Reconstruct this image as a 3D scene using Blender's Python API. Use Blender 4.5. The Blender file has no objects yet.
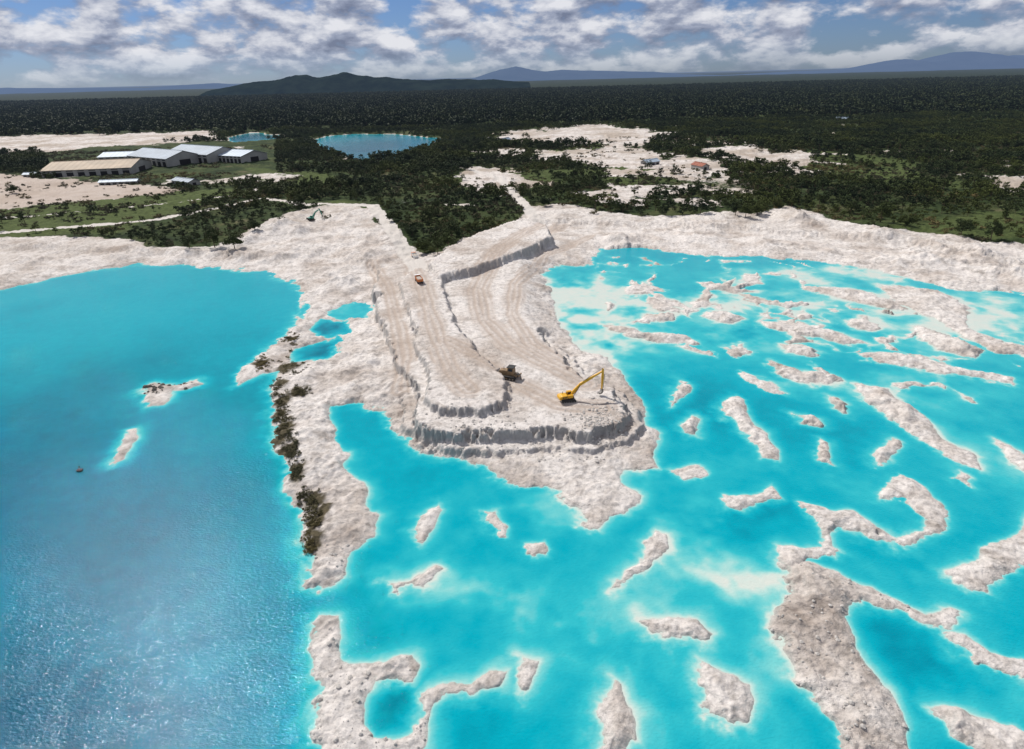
import bpy, bmesh, math, random
import numpy as np
from mathutils import Vector, Matrix
random.seed(5); rng=np.random.default_rng(11)
scene=bpy.context.scene
scene.view_settings.view_transform='Standard'; scene.view_settings.look='None'; scene.view_settings.exposure=0
# ------------------------------------------------------------ survey: photo bearings -> ground positions
H=90.0; F=610.0; PITCH=math.atan(298.5/F); ROLL=math.radians(1.45)
fwd=Vector((0,math.cos(PITCH),-math.sin(PITCH))); up0=Vector((0,math.sin(PITCH),math.cos(PITCH))); rt0=Vector((1,0,0))
rt=rt0*math.cos(ROLL)-up0*math.sin(ROLL)*1; up=up0*math.cos(ROLL)+rt0*math.sin(ROLL)
def bearing(u,v):
    return fwd*F+rt*(u-512)+up*(374.5-v)
def T(u,v,z=0.0):
    d=bearing(u,v)
    k=(H-z)/max(-d.z,0.5)
    return (d.x*k,d.y*k)
def TP(l,z=0.0): return np.array([T(u,v,z) for u,v in l],dtype=np.float32)
cam_d=bpy.data.cameras.new("camera"); cam=bpy.data.objects.new("camera",cam_d); scene.collection.objects.link(cam)
cam_d.sensor_width=36; cam_d.lens=F/1024*36; cam_d.clip_end=200000; cam_d.clip_start=0.5
m=Matrix((rt,up,-fwd)).transposed().to_4x4(); m.translation=Vector((0,0,H)); cam.matrix_world=m
scene.camera=cam
# ------------------------------------------------------------ noise
def hsh(xi,yi,seed):
    h=xi.astype(np.uint32)*np.uint32(374761393)+yi.astype(np.uint32)*np.uint32(668265263)+np.uint32((seed*2654435)&0xffffffff)
    h=(h^(h>>np.uint32(13)))*np.uint32(1274126177); h^=h>>np.uint32(16)
    return h.astype(np.float32)*np.float32(1/4294967296.)
def vn(x,y,seed):
    xf=np.floor(x); yf=np.floor(y); fx=(x-xf).astype(np.float32); fy=(y-yf).astype(np.float32)
    xi=xf.astype(np.int64); yi=yf.astype(np.int64)
    fx=fx*fx*(3-2*fx); fy=fy*fy*(3-2*fy)
    a=hsh(xi,yi,seed); b=hsh(xi+1,yi,seed); c=hsh(xi,yi+1,seed); d=hsh(xi+1,yi+1,seed)
    return (a+(b-a)*fx)*(1-fy)+(c+(d-c)*fx)*fy
def fbm(x,y,sc,octv,seed,gain=0.5):
    s=0;a=1;t=0;x=x/sc;y=y/sc
    for i in range(octv):
        s=s+a*(vn(x,y,seed+i*17)*2-1); t+=a; a*=gain
        x,y=x*1.62+y*1.2+3.1,-x*1.2+y*1.62+7.7
    return s/t
def ridged(x,y,sc,octv,seed):
    s=0;a=1;t=0;x=x/sc;y=y/sc
    for i in range(octv):
        s=s+a*(1-np.abs(vn(x,y,seed+i*17)*2-1)*1.6); t+=a; a*=0.5
        x,y=x*1.62+y*1.2+3.1,-x*1.2+y*1.62+7.7
    return s/t
def ss(a,b,x):
    t=np.clip((x-a)/(b-a),0,1); return t*t*(3-2*t)
# ------------------------------------------------------------ signed distances
def sdpoly(x,y,P,M=14.0):
    out=np.full(x.shape,-M,np.float32)
    k=np.nonzero((x>P[:,0].min()-M)&(x<P[:,0].max()+M)&(y>P[:,1].min()-M)&(y<P[:,1].max()+M))[0]
    if len(k)==0: return out
    px=x[k];py=y[k]; d2=np.full(px.shape,1e12,np.float32); ins=np.zeros(px.shape,bool)
    n=len(P)
    for i in range(n):
        ax,ay=P[i]; bx,by=P[(i+1)%n]; ex=bx-ax; ey=by-ay; l=ex*ex+ey*ey+1e-9
        wx=px-ax; wy=py-ay; t=np.clip((wx*ex+wy*ey)/l,0,1)
        dx=wx-ex*t; dy=wy-ey*t; np.minimum(d2,dx*dx+dy*dy,out=d2)
        if ay!=by:
            c=((ay>py)!=(by>py))&(px<(ex)*(py-ay)/(by-ay)+ax); ins^=c
    d=np.sqrt(d2); out[k]=np.where(ins,d,-d); return out
def dline(x,y,P,M=16.0):
    out=np.full(x.shape,M,np.float32)
    k=np.nonzero((x>P[:,0].min()-M)&(x<P[:,0].max()+M)&(y>P[:,1].min()-M)&(y<P[:,1].max()+M))[0]
    if len(k)==0: return out
    px=x[k];py=y[k]; d2=np.full(px.shape,M*M,np.float32)
    for i in range(len(P)-1):
        ax,ay=P[i]; bx,by=P[i+1]; ex=bx-ax; ey=by-ay; l=ex*ex+ey*ey+1e-9
        wx=px-ax; wy=py-ay; t=np.clip((wx*ex+wy*ey)/l,0,1)
        dx=wx-ex*t; dy=wy-ey*t; np.minimum(d2,dx*dx+dy*dy,out=d2)
    out[k]=np.sqrt(d2); return out
# ------------------------------------------------------------ site plan
main_line=[(-700,400),(-300,325),(0,290),(40,282),(90,270),(130,266),(180,265),(230,268),(270,273),(295,284),(303,298),(298,318),(288,330),(270,345),(255,358),(240,373),(236,384),(262,374),(278,374),
(268,395),(272,420),(276,450),(290,470),(284,490),(300,505),(297,540),(310,560),(304,585),(320,590),(345,577),(356,550),(380,532),(378,515),(362,505),(366,485),(350,470),(347,455),(336,440),(330,420),(333,405),
(360,405),(385,412),(390,430),(405,441),(418,452),(432,456),(460,463),(480,468),(495,480),(520,488),(545,490),(560,496),(574,510),(584,527),(600,530),(610,515),(636,502),(640,494),(620,480),(626,468),(660,465),(655,450),(658,435),(646,425),(650,414),(640,400),(626,385),(620,370),(604,356),(584,350),
(566,334),(556,318),(552,303),(548,290),(544,273),(562,266),(598,262),(600,251),(640,249),(690,254),(740,257),(790,259),(840,264),(880,270),(920,280),(960,290),(1024,293),(1200,290),(1800,300)]
MAIN=np.vstack([TP(main_line),np.array([[6000,6000],[-6000,6000]],np.float32)])
isl=[
[(318,618),(340,614),(346,635),(345,655),(370,658),(412,648),(419,660),(412,674),(380,671),(369,690),(366,720),(373,737),(400,735),(418,728),(423,705),(422,685),(440,682),(470,680),(490,670),(506,672),(500,686),(470,690),(440,696),(433,720),(428,755),(320,765),(312,720),(318,690),(310,650)],
[(417,533),(420,512),(440,502),(447,508),(436,530),(425,540)],
[(482,510),(495,512),(509,525),(505,534),(493,528)],
[(524,540),(545,540),(549,550),(530,557)],
[(385,579),(410,580),(440,565),(450,570),(425,585),(395,587)],
[(604,588),(622,570),(640,560),(645,540),(655,528),(670,535),(672,548),(650,565),(630,578)],
[(670,467),(700,463),(709,472),(700,481),(680,478)],
[(717,405),(733,395),(745,399),(749,415),(762,430),(777,450),(779,463),(764,461),(752,442),(738,426),(722,416)],
[(680,430),(695,414),(703,418),(698,436),(687,437)],
[(669,395),(678,381),(690,384),(685,398),(675,405)],
[(725,491),(750,492),(778,487),(783,496),(760,501),(742,511),(728,506)],
[(828,397),(840,400),(853,408),(845,413),(832,406)],
[(820,440),(832,445),(837,466),(825,463)],
[(796,414),(815,418),(819,426),(800,425)],
[(860,384),(885,387),(910,404),(930,419),(945,440),(970,454),(976,468),(955,463),(930,446),(905,431),(885,416),(868,398)],
[(878,457),(895,440),(906,445),(900,466),(885,471)],
[(878,492),(905,476),(925,486),(945,508),(938,526),(905,546),(898,538),(922,518),(905,500),(880,498)],
[(800,500),(828,509),(850,507),(872,522),(900,537),(892,543),(862,530),(835,535),(838,560),(828,556),(820,525)],
[(945,572),(975,560),(984,545),(1010,530),(1035,512),(1060,530),(1030,560),(1000,574),(986,596),(965,587)],
[(790,560),(810,563),(835,574),(865,589),(895,599),(925,611),(945,604),(960,612),(945,627),(915,622),(880,607),(850,605),(846,620),(856,650),(872,670),(896,690),(908,720),(912,760),(850,765),(836,722),(820,700),(798,680),(784,655),(774,630),(777,605),(790,590),(783,570)],
[(777,545),(800,549),(832,546),(842,552),(815,560),(790,572),(780,560)],
[(697,659),(715,667),(745,679),(753,700),(745,723),(725,723),(705,706),(698,685)],
[(640,617),(670,614),(700,621),(717,635),(703,646),(676,633),(650,630)],
[(592,762),(603,716),(612,685),(622,688),(641,715),(641,740),(625,760)],
[(928,704),(960,711),(990,719),(1024,734),(1060,770),(1000,775),(973,745),(948,726)],
[(938,628),(960,633),(985,650),(1015,655),(1050,668),(1040,692),(1000,676),(975,662),(950,648)],
[(960,472),(975,479),(970,489),(957,486)],
[(1000,440),(1020,450),(1050,470),(1040,480),(1012,462)],
[(515,660),(538,664),(530,688),(524,692),(519,675)],
[(140,391),(150,384),(172,386),(198,378),(201,384),(172,391),(167,405),(147,408)],
[(112,458),(120,444),(131,429),(140,427),(138,438),(124,458),(114,463)],
[(602,320),(640,329),(690,338),(702,346),(660,343),(612,330)],
[(768,361),(800,372),(830,372),(850,384),(830,390),(800,384),(772,372)],
[(742,372),(770,380),(790,394),(770,390),(748,382)],
[(850,352),(900,355),(930,362),(985,372),(1016,379),(1010,384),(960,377),(900,367),(860,360)],
[(914,327),(950,336),(988,351),(975,358),(940,350),(917,339)],
[(620,287),(650,285),(666,291),(650,296),(624,294)],
[(762,320),(800,324),(850,336),(868,343),(840,343),(790,333),(764,326)],
[(694,282),(730,286),(758,292),(740,296),(704,290)],
[(802,284),(850,289),(900,301),(910,310),(880,308),(840,298),(807,290)],
[(880,285),(940,292),(965,305),(975,330),(1010,345),(1060,350),(1060,360),(1000,354),(955,333),(930,316),(900,303)],
[(652,307),(668,305),(686,309),(680,313),(657,312)],[(704,313),(722,311),(742,318),(728,322),(708,318)],
[(784,346),(806,345),(824,352),(812,358),(792,354)],[(603,301),(616,305),(610,310),(600,307)],
[(844,319),(866,318),(886,324),(870,328),(852,326)],[(726,347),(742,344),(753,352),(738,356)],
]
ISL=[TP(p) for p in isl]
ponds=[[(309,330),(325,318),(348,322),(346,334),(325,339),(312,338)],
[(289,353),(315,343),(335,338),(342,350),(326,358),(292,363)],
[(330,310),(350,303),(374,307),(370,318),(345,321)],
[(296,318),(306,300),(312,305),(304,320)],
[(590,257),(608,254),(606,262),(592,263)],
[(800,272),(850,270),(900,280),(890,287),(840,280)],[(965,300),(1024,298),(1100,300),(1100,325),(1024,330),(985,322)]]
PONDS=[TP(p) for p in ponds]
RES=[TP([(312,141),(330,136),(365,134),(400,135),(442,139),(425,148),(395,158),(352,160),(330,152)]),TP([(225,138),(250,133),(285,135),(280,139),(240,142)])]
LAB=TP([(596,256),(690,258),(800,262),(900,276),(1000,292),(1150,300),(1150,420),(1000,410),(900,400),(850,385),(760,368),(700,355),(640,335),(600,300)])
PAD=TP([(372,295),(388,330),(396,360),(412,385),(420,400),(417,426),(450,432),(492,433),(530,431),(560,429),(590,431),(618,425),(628,408),(612,390),(585,378),(566,362),(545,342),(530,310),(534,270),(546,240),(500,235),(450,250),(410,262),(380,270)],4.5)
EMB=TP([(400,282),(412,318),(420,350),(430,375),(427,398),(440,408),(478,411),(502,402),(504,378),(478,355),(458,330),(446,300),(440,278),(418,268)],6.8)
BEN=TP([(428,262),(440,275),(470,268),(500,258),(530,246),(552,236),(546,224),(520,218),(480,232),(450,246)],8.5)
NBEN=TP([(40,245),(130,250),(230,254),(280,256),(330,250),(380,268),(405,285),(420,262),(520,222),(620,222),(760,228),(900,240),(1024,262),(1300,262),(1300,200),(1000,170),(520,170),(300,190),(0,220),(-300,240),(-300,258)],3)
VEG=np.vstack([TP([(-700,300),(-200,250),(0,243),(60,244),(120,243),(150,254),(225,254),(262,234),(300,215),(345,208),(372,214),(392,245),(425,262),(448,258),(468,246),(500,238),(520,226),(528,212),(556,210),(600,216),(640,221),(700,220),(750,219),(790,212),(850,230),(920,237),(980,249),(1030,253),(1300,262),(1800,277)]),np.array([[6000,6000],[-6000,6000]],np.float32)])
BARE=[TP([(-60,138),(120,135),(210,132),(232,136),(220,141),(150,145),(80,150),(45,156),(-60,158)]),
TP([(-60,176),(10,177),(60,181),(110,187),(170,186),(190,192),(130,198),(50,206),(-60,214)]),
TP([(490,135),(560,129),(600,125),(655,131),(680,141),(645,148),(600,145),(560,147),(515,147)]),
TP([(495,152),(560,150),(620,148),(665,154),(700,163),(738,172),(715,185),(670,186),(635,178),(590,170),(545,165)]),
TP([(690,149),(740,147),(800,157),(840,168),(800,175),(740,168)]),
TP([(460,167),(500,170),(525,190),(530,208),(506,208),(490,190)]),
TP([(985,185),(1060,183),(1100,192),(1020,196)]),
TP([(590,198),(650,188),(715,190),(720,201),(640,209)])]
GRASS=[TP([(250,170),(330,176),(350,186),(300,190),(255,184)]),TP([(790,165),(860,168),(930,180),(900,190),(830,182)]),TP([(320,205),(350,205),(380,222),(360,226),(330,222)]),TP([(-60,206),(100,200),(160,192),(230,190),(260,196),(150,224),(120,240),(-60,246)])]
ROADS=[(TP([(300,206),(345,205),(372,206),(386,222),(398,240),(408,256),(420,274)],3),4.8),
(TP([(-80,243),(40,232),(110,226),(160,221),(205,213),(262,200),(300,206)],2),4.2),
(TP([(-80,220),(60,214),(130,208),(190,203),(250,192),(262,185)],2),3.4),
(TP([(470,168),(500,180),(524,205),(540,225)],3),4.0)]
HAUL=[(TP([(408,256),(420,280),(430,315),(440,345),(452,372),(470,392)],6.8),6),
(TP([(560,222),(520,242),(492,262),(478,290),(484,320),(508,345),(545,365),(585,385)],4.5),7),
(TP([(590,232),(545,252),(515,285),(512,315),(532,345),(565,365)],4.5),5),
(TP([(445,345),(480,362),(520,385),(560,405),(600,408)],5),6),
(TP([(372,262),(388,290),(398,325),(404,360),(400,385)],4),5)]
def blob(u,v,ru,rv,a):
    c=T(u,v); rx=abs(T(u+ru,v)[0]-c[0]); ry=abs(T(u,v-rv)[1]-T(u,v+rv)[1])/2
    return (c[0],c[1],rx,ry,a)
SHAL=[blob(*b) for b in [(592,316,44,38,1.3),(560,290,26,20,.9),(1020,312,70,18,1.3),(745,585,45,55,.65),(700,540,35,30,.4),(640,600,60,28,.4),(470,575,60,22,.42),(560,600,90,40,.28),(560,690,130,60,.20),(850,276,90,9,.9),(760,345,60,16,.5),(1000,470,60,45,.5),(350,311,24,9,.45),
(620,340,34,14,.6),(590,655,45,14,.4),(800,690,40,30,.4),(730,740,90,45,.35),(900,700,50,30,.25),(640,270,30,10,.3),(345,500,25,35,.1),(460,500,50,18,.12),(540,612,20,10,.4),(830,300,90,16,.85),(960,330,90,28,.9),(770,620,30,60,.4),(640,470,20,14,.5),(560,515,30,20,.5),(480,595,45,14,.35),(715,560,25,60,.4),(900,600,80,25,.2),(1010,690,50,50,.4),(700,300,80,14,.7),(370,590,50,12,.35),(160,395,34,12,.18),(124,448,12,14,.2),(720,330,60,12,.65),(860,380,80,9,.7),(650,310,60,12,.7),(660,500,40,12,.3),(450,660,60,20,.25),(660,690,40,30,.3),(960,400,90,20,.45),(730,470,60,14,.25),(860,480,40,20,.4),(940,560,60,40,.2),(780,270,100,8,.5)]]
DEEP=[blob(*b) for b in [(20,780,260,150,.34),(-100,520,220,170,.26),(150,560,150,110,.16),(120,430,200,90,.08),(325,329,16,8,.32),(318,352,22,10,.24),(700,400,50,35,.12),(920,560,45,22,.10),(385,700,25,30,.14),(900,650,45,30,.14),(375,148,80,14,.34),(250,137,40,8,.3),(470,730,40,30,.06),(760,520,60,15,.14),(640,410,18,50,.08),(820,430,60,20,.08),(400,470,40,20,.06)]]  # deeper water; near-left blobs also paint some lens vignetting into the colour
HEAPS=[(268,238,10,4.5),(285,232,8,5),(300,236,7,4),(236,250,6,2.5),(250,246,6,3),(345,285,9,2.5),(365,262,10,2),(600,420,7,1.8),(610,410,5,1.6),(790,222,9,4),(800,226,7,3),(975,258,9,3),(880,240,9,3),(700,240,12,2.5),(620,240,10,2.5),(760,245,9,2),(930,262,10,2.5),(1010,275,9,3),(120,258,8,2),(40,262,8,2),(185,258,7,2)]
HEAPS=[(*T(u,v,1),r,h) for u,v,r,h in HEAPS]
SPIT=[(292,365,14,7),(276,385,9,9),(282,402,10,10),(285,430,9,12),(290,448,8,9),(297,470,8,8),(306,500,8,10),(312,520,7,14),(300,350,12,4),(262,362,10,6),(300,392,10,5),(278,415,8,8),(306,545,6,8),(290,338,8,4)]
def terrain(X,Y,full=False):
    X=X.astype(np.float32);Y=Y.astype(np.float32); n=len(X)
    S=np.full(n,60,np.float32)
    near=np.nonzero(Y<650)[0]; x=X[near]; y=Y[near]
    k=np.clip(y/240,0.4,1.5)
    w1=fbm(x,y,13,5,1,0.6); w2=fbm(x,y,13,5,51,0.6); w3=fbm(x,y,2.6,4,90,0.6)
    wx=x+4.8*k*w1+1.1*w3; wy=y+4.8*k*w2*1.5+1.1*w3
    s=sdpoly(wx,wy,MAIN,40)
    for P in ISL: s=np.maximum(s,sdpoly(wx,wy,P))
    lab=sdpoly(x,y,LAB,10)
    ln=ridged(x*0.75+4*w1,y*0.6+4*w2,12,3,300)+0.30*fbm(x,y,60,2,310)
    s=np.maximum(s,np.minimum((ln-0.73)*13,(lab-1)*0.8))
    for P in PONDS: s=np.minimum(s,-sdpoly(wx,wy,P))
    S[near]=s+1.0*w3-0.2
    for P in RES[:2]: S=np.minimum(S,-sdpoly(X+fbm(X,Y,40,3,5)*12,Y+fbm(X,Y,40,3,6)*20,P,60))
    e=np.clip(S,0,None)
    rg=ridged(X,Y,9,4,700); rg2=ridged(X+rg*1.5,Y,3.4,4,770); fine=fbm(X,Y,1.5,3,720)
    big=fbm(X,Y,45,3,740); rough=0.25+0.75*ss(-0.12,0.25,fbm(X,Y,38,3,745))
    hum=fbm(X,Y,14,2,755)
    h=(1-np.exp(-e/1.6))*(0.38+(0.5+0.9*rough)*np.clip(rg,0,1.2)*(1+0.8*hum))+ss(0,2.0,e)*(fine*0.30+rg2*0.55*rough-0.1)
    h=h+(1-np.exp(-np.clip(e-4,0,None)/16))*(1.2+1.3*big+0.8*rg*rough)
    water=S<0
    h=np.where(water,-0.28*np.clip(-S,0,14)-0.02,np.maximum(h,0)+0.03)
    land=ss(0,2,S)
    for cx,cy,r,hh in HEAPS:
        q=(X-cx)**2+((Y-cy)*0.8)**2
        h=h+land*hh*np.exp(-q/(r*r))*(0.75+0.5*rg)
    g=ridged(X,Y,2.0,3,800)*2.2-0.9+fbm(X,Y,9,2,810)*1.5
    nb=sdpoly(X,Y,NBEN,14); h=h+land*2.2*ss(-6,4,nb+g*2)*ss(900,500,Y)
    side=ss(4,12,X)*ss(208,232,Y)
    sp=sdpoly(X,Y,PAD,24)
    # lower bench step in front of the pad
    ws=ss(-5.2,-4.2,sp+g*0.8)*ss(0.5,3,S)*(1-side)*ss(215,200,Y); h=h*(1-ws)+np.maximum(h,2.3+0.3*fine)*ws
    w=ss(-1.1-18*side,0.5+1.5*side,sp+g)*ss(0.5,3+8*side,S); flat=5.1-1.9*side+0.25*fbm(X,Y,8,3,830)+0.35*big+0.08*fine
    h=h*(1-w)+np.maximum(flat,0)*w
    sp2=sdpoly(X,Y,EMB,10); w=ss(-1.3,0.3,sp2+g*0.8); h=h*(1-w)+(7.5+0.2*fine+0.3*big)*w
    sp3=sdpoly(X,Y,BEN,10); w=ss(-1.5,0.5,sp3+g*0.8); h=h*(1-w)+np.maximum(h,8.6+0.5*fine)*w
    trk=np.zeros(n,np.float32)
    for P,wd in HAUL:
        d=dline(X,Y,P); q=ss(wd,wd*0.5,d+fbm(X,Y,7,2,850)*2); st=0.5+0.5*np.cos(d*2.6+fbm(X,Y,12,2,860)*2)
        trk=np.maximum(trk,q*(0.45+0.55*st)); h=h-0.16*q*st
    road=np.zeros(n,np.float32)
    for P,wd in ROADS:
        d=dline(X,Y,P,20); road=np.maximum(road,ss(wd+.8,wd-.8,d+fbm(X,Y,10,2,870)))
    h=np.where(road>0.3,h-0.1,h)
    if not full: return h,S,road
    vg=sdpoly(X,Y,VEG,50); vg=np.where(Y>1500,50,vg)
    vn_=fbm(X,Y,28,4,900)
    veg=ss(-2,3,vg+9*vn_)
    bn=fbm(X,Y,35,5,910,0.6)
    for i,P in enumerate(BARE):
        b=sdpoly(X,Y,P,60); q=ss(-4,7,b+(26 if i==1 else 75)*bn); veg=veg*(1-q)
        if i==1: trk=np.maximum(trk,q*0.9)
    bare2=ss(0.33,0.50,fbm(X,Y,80,5,930))*ss(1500,900,Y)*ss(450,600,Y); veg=veg*(1-bare2*0.8)
    veg=np.clip(veg*(1-road),0,1)*ss(1,4,S)
    gr=np.zeros(n,np.float32)
    for P in GRASS: gr=np.maximum(gr,ss(-3,5,sdpoly(X,Y,P,20)+8*vn_))
    gr=np.maximum(gr,ss(0.3,0.42,fbm(X,Y,120,3,960))*ss(2600,1000,Y)*0.8)
    d=np.clip(-S,0,None)
    t=0.10+0.50*(1-np.exp(-(d+0.1)/(1.25*(1+1.1*np.clip(fbm(X,Y,24,3,975),-.6,1)))))
    t=t+0.06*fbm(X,Y,22,4,980)*ss(0,4,d)
    sh=0
    a1=fbm(X,Y,16,4,985,0.6); a2=fbm(X,Y,16,4,986,0.6); wxx=X+13*a1; wyy=Y+15*a2
    for cx,cy,rx,ry,a in SHAL: sh=sh+a*np.exp(-((wxx-cx)/rx)**2-((wyy-cy)/ry)**2)
    t=t-0.47*np.clip(sh,0,1.3)*(0.85+1.1*fbm(X,Y,9,4,987))
    for cx,cy,rx,ry,a in DEEP: t=t+a*np.exp(-((wxx-cx)/rx)**2-((wyy-cy)/ry)**2)*ss(0,5,d)
    stain=np.zeros(n,np.float32)
    for u,v,a,b in SPIT:
        cx,cy=T(u,v,1); stain=np.maximum(stain,np.exp(-((wxx*0.35+X*0.65-cx)/(a*0.34))**2-((wyy*0.3+Y*0.7-cy)/(b*0.6))**2))
    return h,S,road,veg,gr,trk,np.clip(t,0.02,1),ss(0.25,0.7,stain+0.4*fine+0.3*a1)
# ------------------------------------------------------------ materials
def mat(name): 
    m=bpy.data.materials.new(name); m.use_nodes=True; nt=m.node_tree
    try: m.cycles.emission_sampling='NONE'
    except Exception: pass
    return m,nt,nt.nodes["Principled BSDF"]
def N(nt,t,**kw):
    n=nt.nodes.new(t)
    for k,v in kw.items(): setattr(n,k,v)
    return n
def noise(nt,vec,scale,detail=5,rough=0.55,dist=0):
    n=N(nt,"ShaderNodeTexNoise"); n.inputs["Scale"].default_value=scale; n.inputs["Detail"].default_value=detail; n.inputs["Roughness"].default_value=rough; n.inputs["Distortion"].default_value=dist
    if vec: nt.links.new(vec,n.inputs["Vector"])
    return n.outputs["Fac"]
def mr(nt,v,a,b,c=0,d=1):
    n=N(nt,"ShaderNodeMapRange"); nt.links.new(v,n.inputs[0]); 
    for i,q in enumerate((a,b,c,d)): n.inputs[i+1].default_value=q
    return n.outputs[0]
def mixc(nt,f,a,b,mode='MIX'):
    n=N(nt,"ShaderNodeMix",data_type='RGBA',blend_type=mode)
    for s,v in ((n.inputs[0],f),(n.inputs[6],a),(n.inputs[7],b)):
        if isinstance(v,(int,float)): s.default_value=v
        elif isinstance(v,tuple): s.default_value=(*v,1)
        else: nt.links.new(v,s)
    return n.outputs[2]
def mth(nt,op,a,b=None):
    n=N(nt,"ShaderNodeMath",operation=op)
    for i,v in enumerate((a,b)):
        if v is None: continue
        if isinstance(v,(int,float)): n.inputs[i].default_value=v
        else: nt.links.new(v,n.inputs[i])
    return n.outputs[0]
def attr(nt,name): return N(nt,"ShaderNodeAttribute",attribute_name=name).outputs["Fac"]
def ramp(nt,f,stops):
    n=N(nt,"ShaderNodeValToRGB"); cr=n.color_ramp
    while len(cr.elements)<len(stops): cr.elements.new(0.5)
    for e,(p,c) in zip(cr.elements,stops): e.position=p; e.color=(*c,1)
    nt.links.new(f,n.inputs[0]); return n.outputs[0]
def pdist(nt):
    g=N(nt,"ShaderNodeNewGeometry"); ln=N(nt,"ShaderNodeVectorMath",operation='LENGTH'); nt.links.new(g.outputs["Position"],ln.inputs[0]); return ln.outputs["Value"]
def haze(nt,shader,L=45000,col=(0.20,0.27,0.42)):  # painted aerial haze: bluish emission mixed into the material by distance from origin
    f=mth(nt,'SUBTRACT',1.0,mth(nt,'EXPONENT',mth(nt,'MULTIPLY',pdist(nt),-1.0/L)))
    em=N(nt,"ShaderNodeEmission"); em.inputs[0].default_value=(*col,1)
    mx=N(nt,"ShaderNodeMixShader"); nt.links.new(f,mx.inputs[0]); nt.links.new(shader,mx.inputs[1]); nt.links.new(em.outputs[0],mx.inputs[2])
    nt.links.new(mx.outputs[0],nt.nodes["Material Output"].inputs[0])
# terrain
MT,nt,bs=mat("kaolin_ground")
g=N(nt,"ShaderNodeNewGeometry"); P=g.outputs["Position"]
n1=noise(nt,P,0.045,7,0.62); n2=noise(nt,P,0.7,6,0.7); n3=noise(nt,P,0.16,6,0.65,0.8)
c=ramp(nt,n1,[(0.30,(0.44,0.37,0.32)),(0.42,(0.63,0.565,0.515)),(0.55,(0.80,0.75,0.71)),(0.66,(0.73,0.675,0.635)),(0.78,(0.60,0.55,0.52))])
c=mixc(nt,mr(nt,n3,0.50,0.70,0,0.75),c,(0.34,0.295,0.26))
c=mixc(nt,1.0,c,ramp(nt,n2,[(0.3,(0.55,0.54,0.53)),(0.5,(0.93,0.92,0.91)),(0.7,(1.12,1.11,1.10))]),'MULTIPLY')
c=mixc(nt,mth(nt,'MULTIPLY',mr(nt,noise(nt,P,0.014,5,0.6),0.45,0.60,0.1,0.8),mr(nt,pdist(nt),380,560)),c,(0.38,0.31,0.245))
c=mixc(nt,mr(nt,attr(nt,"trk"),0,1,0,0.8),c,(0.46,0.37,0.305))
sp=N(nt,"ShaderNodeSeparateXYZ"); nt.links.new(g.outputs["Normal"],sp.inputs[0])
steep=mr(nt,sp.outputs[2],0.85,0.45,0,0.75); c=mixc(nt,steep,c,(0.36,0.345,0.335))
shore=attr(nt,"shore"); c=mixc(nt,mr(nt,shore,0.5,0.0,0,0.6),c,(0.46,0.50,0.46))
c=mixc(nt,attr(nt,"stain"),c,ramp(nt,n2,[(0.35,(0.045,0.038,0.022)),(0.65,(0.15,0.125,0.08))]))
c=mixc(nt,attr(nt,"road"),c,(0.64,0.59,0.54))
gn=noise(nt,P,0.03,7,0.65); gn2=noise(nt,P,0.25,5,0.7)
gc=ramp(nt,gn,[(0.35,(0.020,0.032,0.012)),(0.5,(0.045,0.065,0.022)),(0.62,(0.08,0.09,0.035)),(0.74,(0.17,0.145,0.09))])
gc=mixc(nt,attr(nt,"grass"),gc,(0.085,0.11,0.035))
gc=mixc(nt,1.0,gc,ramp(nt,gn2,[(0.3,(0.5,0.5,0.5)),(0.7,(1.3,1.3,1.3))]),'MULTIPLY')
gc=mixc(nt,mr(nt,pdist(nt),1200,3000),gc,mixc(nt,mr(nt,gn2,0.35,0.65),(0.010,0.016,0.007),(0.026,0.038,0.014)))
vf=mr(nt,mth(nt,'ADD',attr(nt,"veg"),mr(nt,gn2,0.3,0.7,-0.35,0.35)),0.35,0.65)
c=mixc(nt,mth(nt,'MULTIPLY',vf,mr(nt,attr(nt,"veg"),0.0,0.1)),c,gc)
nt.links.new(c,bs.inputs["Base Color"]); bs.inputs["Roughness"].default_value=0.95; bs.inputs["Specular IOR Level"].default_value=0.08
bp=N(nt,"ShaderNodeBump"); bp.inputs["Strength"].default_value=1.0; bp.inputs["Distance"].default_value=0.6; nt.links.new(noise(nt,P,0.9,6,0.75),bp.inputs["Height"]); nt.links.new(bp.outputs[0],bs.inputs["Normal"])
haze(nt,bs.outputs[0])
# water
MW,nt,bs=mat("turquoise_water")
g=N(nt,"ShaderNodeNewGeometry"); P=g.outputs["Position"]
t=mth(nt,'ADD',attr(nt,"depth"),mr(nt,noise(nt,P,0.3,6,0.65),0.3,0.7,-0.03,0.03))
c=ramp(nt,t,[(0.0,(0.58,0.61,0.55)),(0.10,(0.42,0.60,0.55)),(0.24,(0.16,0.52,0.51)),(0.42,(0.03,0.42,0.465)),(0.60,(0.001,0.325,0.405)),(0.80,(0.0,0.185,0.26)),(1.0,(0.0,0.085,0.14))])
nt.links.new(c,bs.inputs["Base Color"]); bs.inputs["IOR"].default_value=1.33; bs.inputs["Roughness"].default_value=0.05; bs.inputs["Specular IOR Level"].default_value=0.11
mp=N(nt,"ShaderNodeMapping"); mp.inputs["Scale"].default_value=(1,1.7,1); mp.inputs["Rotation"].default_value=(0,0,0.5); nt.links.new(P,mp.inputs[0])
hh=mth(nt,'ADD',noise(nt,mp.outputs[0],1.3,3,0.6),mth(nt,'MULTIPLY',noise(nt,P,0.35,2,0.5),0.6))
bp=N(nt,"ShaderNodeBump"); bp.inputs["Strength"].default_value=1; bp.inputs["Distance"].default_value=0.11; nt.links.new(hh,bp.inputs["Height"]); nt.links.new(bp.outputs[0],bs.inputs["Normal"])
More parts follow.
